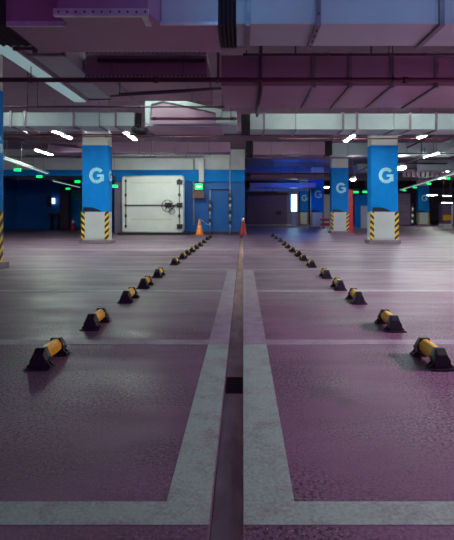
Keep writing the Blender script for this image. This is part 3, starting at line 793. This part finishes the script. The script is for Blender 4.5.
# ------------------------------------------------------------------ left recess
b = N(); bx(b, xa(60, 30.5), xa(68, 30.5), 30.5, 31.1, 0, 2.9)
tag(obj('dark_locker', b, M['pipe_dark'], None, .02), 'tall dark blue locker in the left recess', 'locker')
t = thing('teal_doorway', 'teal framed doorway at the back of the left recess', 'doorway', (xa(74, 31.9), 31.9, 0))
b = N(); bx(b, -.5, -.36, 0, .1, 0, 2.75); bx(b, .36, .5, 0, .1, 0, 2.75); bx(b, -.36, .36, 0, .1, 2.05, 2.75); obj('frame', b, M['teal'], t, .01)
b = N(); bx(b, -.355, .355, .03, .09, 0, 2.05); obj('door_panel', b, M['blue'], t)
t = thing('wall_lamp', 'small bright wall lamp with dark box in the left recess', 'lamp', (xa(53, 31.8), 31.85, 1.9))
b = N(); bx(b, -.42, -.12, -.05, .15, -.3, .45); obj('dark_box', b, M['dark_metal'], t, .01)
b = N(); bx(b, -.07, .07, -.08, .15, -.1, .3); obj('glass', b, M['wall_glow'], t, .02)
b = N(); bx(b, xa(50, 31), xa(62, 31), 30.7, 31.3, .98, 1.16); bx(b, xa(51, 31), xa(52, 31), 30.8, 31.2, 0, .98); bx(b, xa(58.5, 31), xa(59.4, 31), 30.8, 31.2, 0, .98)
tag(obj('shelf_table', b, M['dark_metal'], None, .01), 'dark narrow table under the wall lamp', 'table')

# ------------------------------------------------------------------ passage end and right distance
t = thing('roller_shutter', 'wide dark purple roller shutter closing the passage end', 'shutter', (xa(267, 39.8), 39.8, 0))
b = N()
for k in range(22): bx(b, -1.75, 1.75, -.02 if k % 2 else 0, .1, .17 + k * .115, .17 + k * .115 + .113)
obj('slats', b, M['shutter'], t)
b = N(); bx(b, -1.9, 1.9, -.12, .12, 2.71, 3.0); obj('shutter_box', b, M['pipe_dark'], t, .02)
b = N(); bx(b, .80, 1.25, -.12, -.03, 1.0, 1.35); obj('control_box', b, M['dark_metal'], t, .02)
b = N(); bx(b, xa(277, 38.5), xa(288, 38.5), 38.4, 38.7, 2.9, 3.25)
tag(obj('wall_box', b, M['white_wall'], None, .02), 'small pale box above the right end of the shutter', 'box')
t = thing('lit_panel', 'glowing cyan-white upright panel on a grey post', 'light', (xa(294, 37), 37, 0))
b = N(); bx(b, -.22, .22, -.04, .1, 1.30, 2.65); obj('glass', b, M['cyan_panel'], t, .02)
b = N(); bx(b, -.18, .18, -.02, .1, 0.0, 1.30); obj('post', b, M['guard'], t, .02)
b = N(); bx(b, -.30, .30, .0, .14, 1.24, 2.72); obj('frame', b, M['blue'], t)
t = thing('blue_fill_lamp', 'unseen blue tube added under the ceiling for the passage glow', 'light', (3.6, 31.4, 3.82))
b = N(); tube(b, (-1.4, 0, 0), (1.4, 0, 0), .04, 10); obj('tube', b, M['blue_fill'], t)  # added out of view to spread blue light over the passage
b = N(); bx(b, -1.5, 1.5, -.06, .06, .05, .1); tube(b, (0, 0, .1), (0, 0, CEIL - 3.82), .02, 8); obj('holder', b, M['dark_metal'], t)
b = N(); bx(b, xa(348, 26.2), xa(353, 26.2), 26.15, 26.35, 0, 2.5)
tag(obj('red_board', b, M['red_board'], None, .01), 'tall narrow red board beside the bright blue pillar', 'board')
# blue doors right
b = N(); bx(b, xa(355, 36), xa(362, 36), 36, 36.1, 0, 2.6); bx(b, xa(362, 36), xa(371, 36), 36.0, 36.1, 0, 2.6)
tag(obj('blue_partition', b, M['blue'], None, .01), 'dark blue partition behind the red board', 'partition')
b = N(); bx(b, xa(361, 35), xa(367, 35), 34.7, 35.1, 0, 1.7)
tag(obj('grey_cabinet', b, M['guard'], None, .02), 'grey cabinet in front of the dark blue partition', 'cabinet')
b = N(); bx(b, xa(335, 45), xa(318, 45), 45, 45.3, 0, 3.0)
tag(obj('pale_partition', b, M['white_wall'], None, .02), 'pale partition glimpsed between the right pillars', 'partition')
t = thing('low_barrier', 'low red and white barrier between the two inner right pillars', 'barrier', (xa(326, 33), 33.2, 0))
b = N(); bx(b, -.35, .35, 0, .06, .2, .42); bx(b, -.35, .35, 0, .06, .55, .75); obj('board', b, M['red_board'], t)
for s in (-1, 1):
    b = N(); bx(b, s * .30 - .03, s * .30 + .03, .0, .06, 0, .9); obj('post', b, M['cone_band'], t)
# jet fan
t = thing('jet_fan', 'long grey cylindrical jet fan at the right ceiling', 'fan', (9.7, 25.0, 3.78))
b = N(); lathe(b, [(.26, 0), (.30, .06), (.30, 1.0), (.33, 1.1), (.33, 1.8), (.30, 1.9), (.30, 2.9), (.26, 2.95)], seg=24)
bmesh.ops.rotate(b, verts=b.verts, cent=(0, 0, 0), matrix=Matrix.Rotation(PI / 2, 3, 'Y')); obj('casing', b, M['duct_white'], t)
for xx in (.4, 2.4):
    b = N(); tube(b, (xx, 0, .3), (xx, 0, CEIL - 3.78), .02, 8); obj('hanger', b, M['flange'], t)
# finned cable rack below fan
t = thing('finned_rack', 'row of pale upright fins under the jet fan', 'rack', (10.2, 29.0, 3.42))
b = N(); bx(b, 0, 3.4, 0, .06, .0, .05); bx(b, 0, 3.4, 0, .06, .55, .6); obj('rail', b, M['dark_metal'], t)
for k in range(11):
    b = N(); bx(b, .05 + k * .3, .25 + k * .3, .01, .05, .05, .55); obj('fin', b, M['duct'], t)
b = N()
for xx in (.3, 3.0): tube(b, (xx, .03, .6), (xx, .03, CEIL - 3.42), .015, 8)
obj('hanger', b, M['flange'], t)
# far right stuff
b = N()
for k in range(5): bx(b, 13.3, 16.0, 43.2, 43.3, k * .62, k * .62 + .58)
tag(obj('panelled_partition', b, M['shutter'], None, .01), 'dark panelled partition left of the distant pillar', 'partition')
t = thing('reflective_post', 'slim dark post with pale bands left of the distant pillar', 'post', (xa(412.5, 40), 40, 0))
b = N(); tube(b, (0, 0, 0), (0, 0, 1.9), .07, 10); obj('pole', b, M['dark_metal'], t)
for z in (.25, .75, 1.35):
    b = N(); tube(b, (0, 0, z), (0, 0, z + .28), .08, 10); obj('reflective_band', b, M['cone_band'], t)
t = thing('ticket_kiosk', 'dark kiosk with yellow lower panel at the far right edge', 'kiosk', (xa(447, 33), 33, 0))
b = N(); bx(b, -.32, .32, 0, .6, .35, 1.75); obj('cabinet', b, M['shutter'], t, .02)
b = N(); bx(b, -.30, .30, -.02, 0, .62, 1.0); obj('yellow_panel', b, M['yellow'], t)
b = N(); bx(b, -.36, .36, -.05, .62, 0, .35); obj('base', b, M['white_wall'], t, .02)
b = N(); bx(b, .33, .43, -.04, .1, .35, 1.75); obj('white_post', b, M['cone_band'], t)
b = N(); bx(b, -.36, .50, -.08, .64, 1.75, 1.81); obj('roof', b, M['dark_metal'], t)
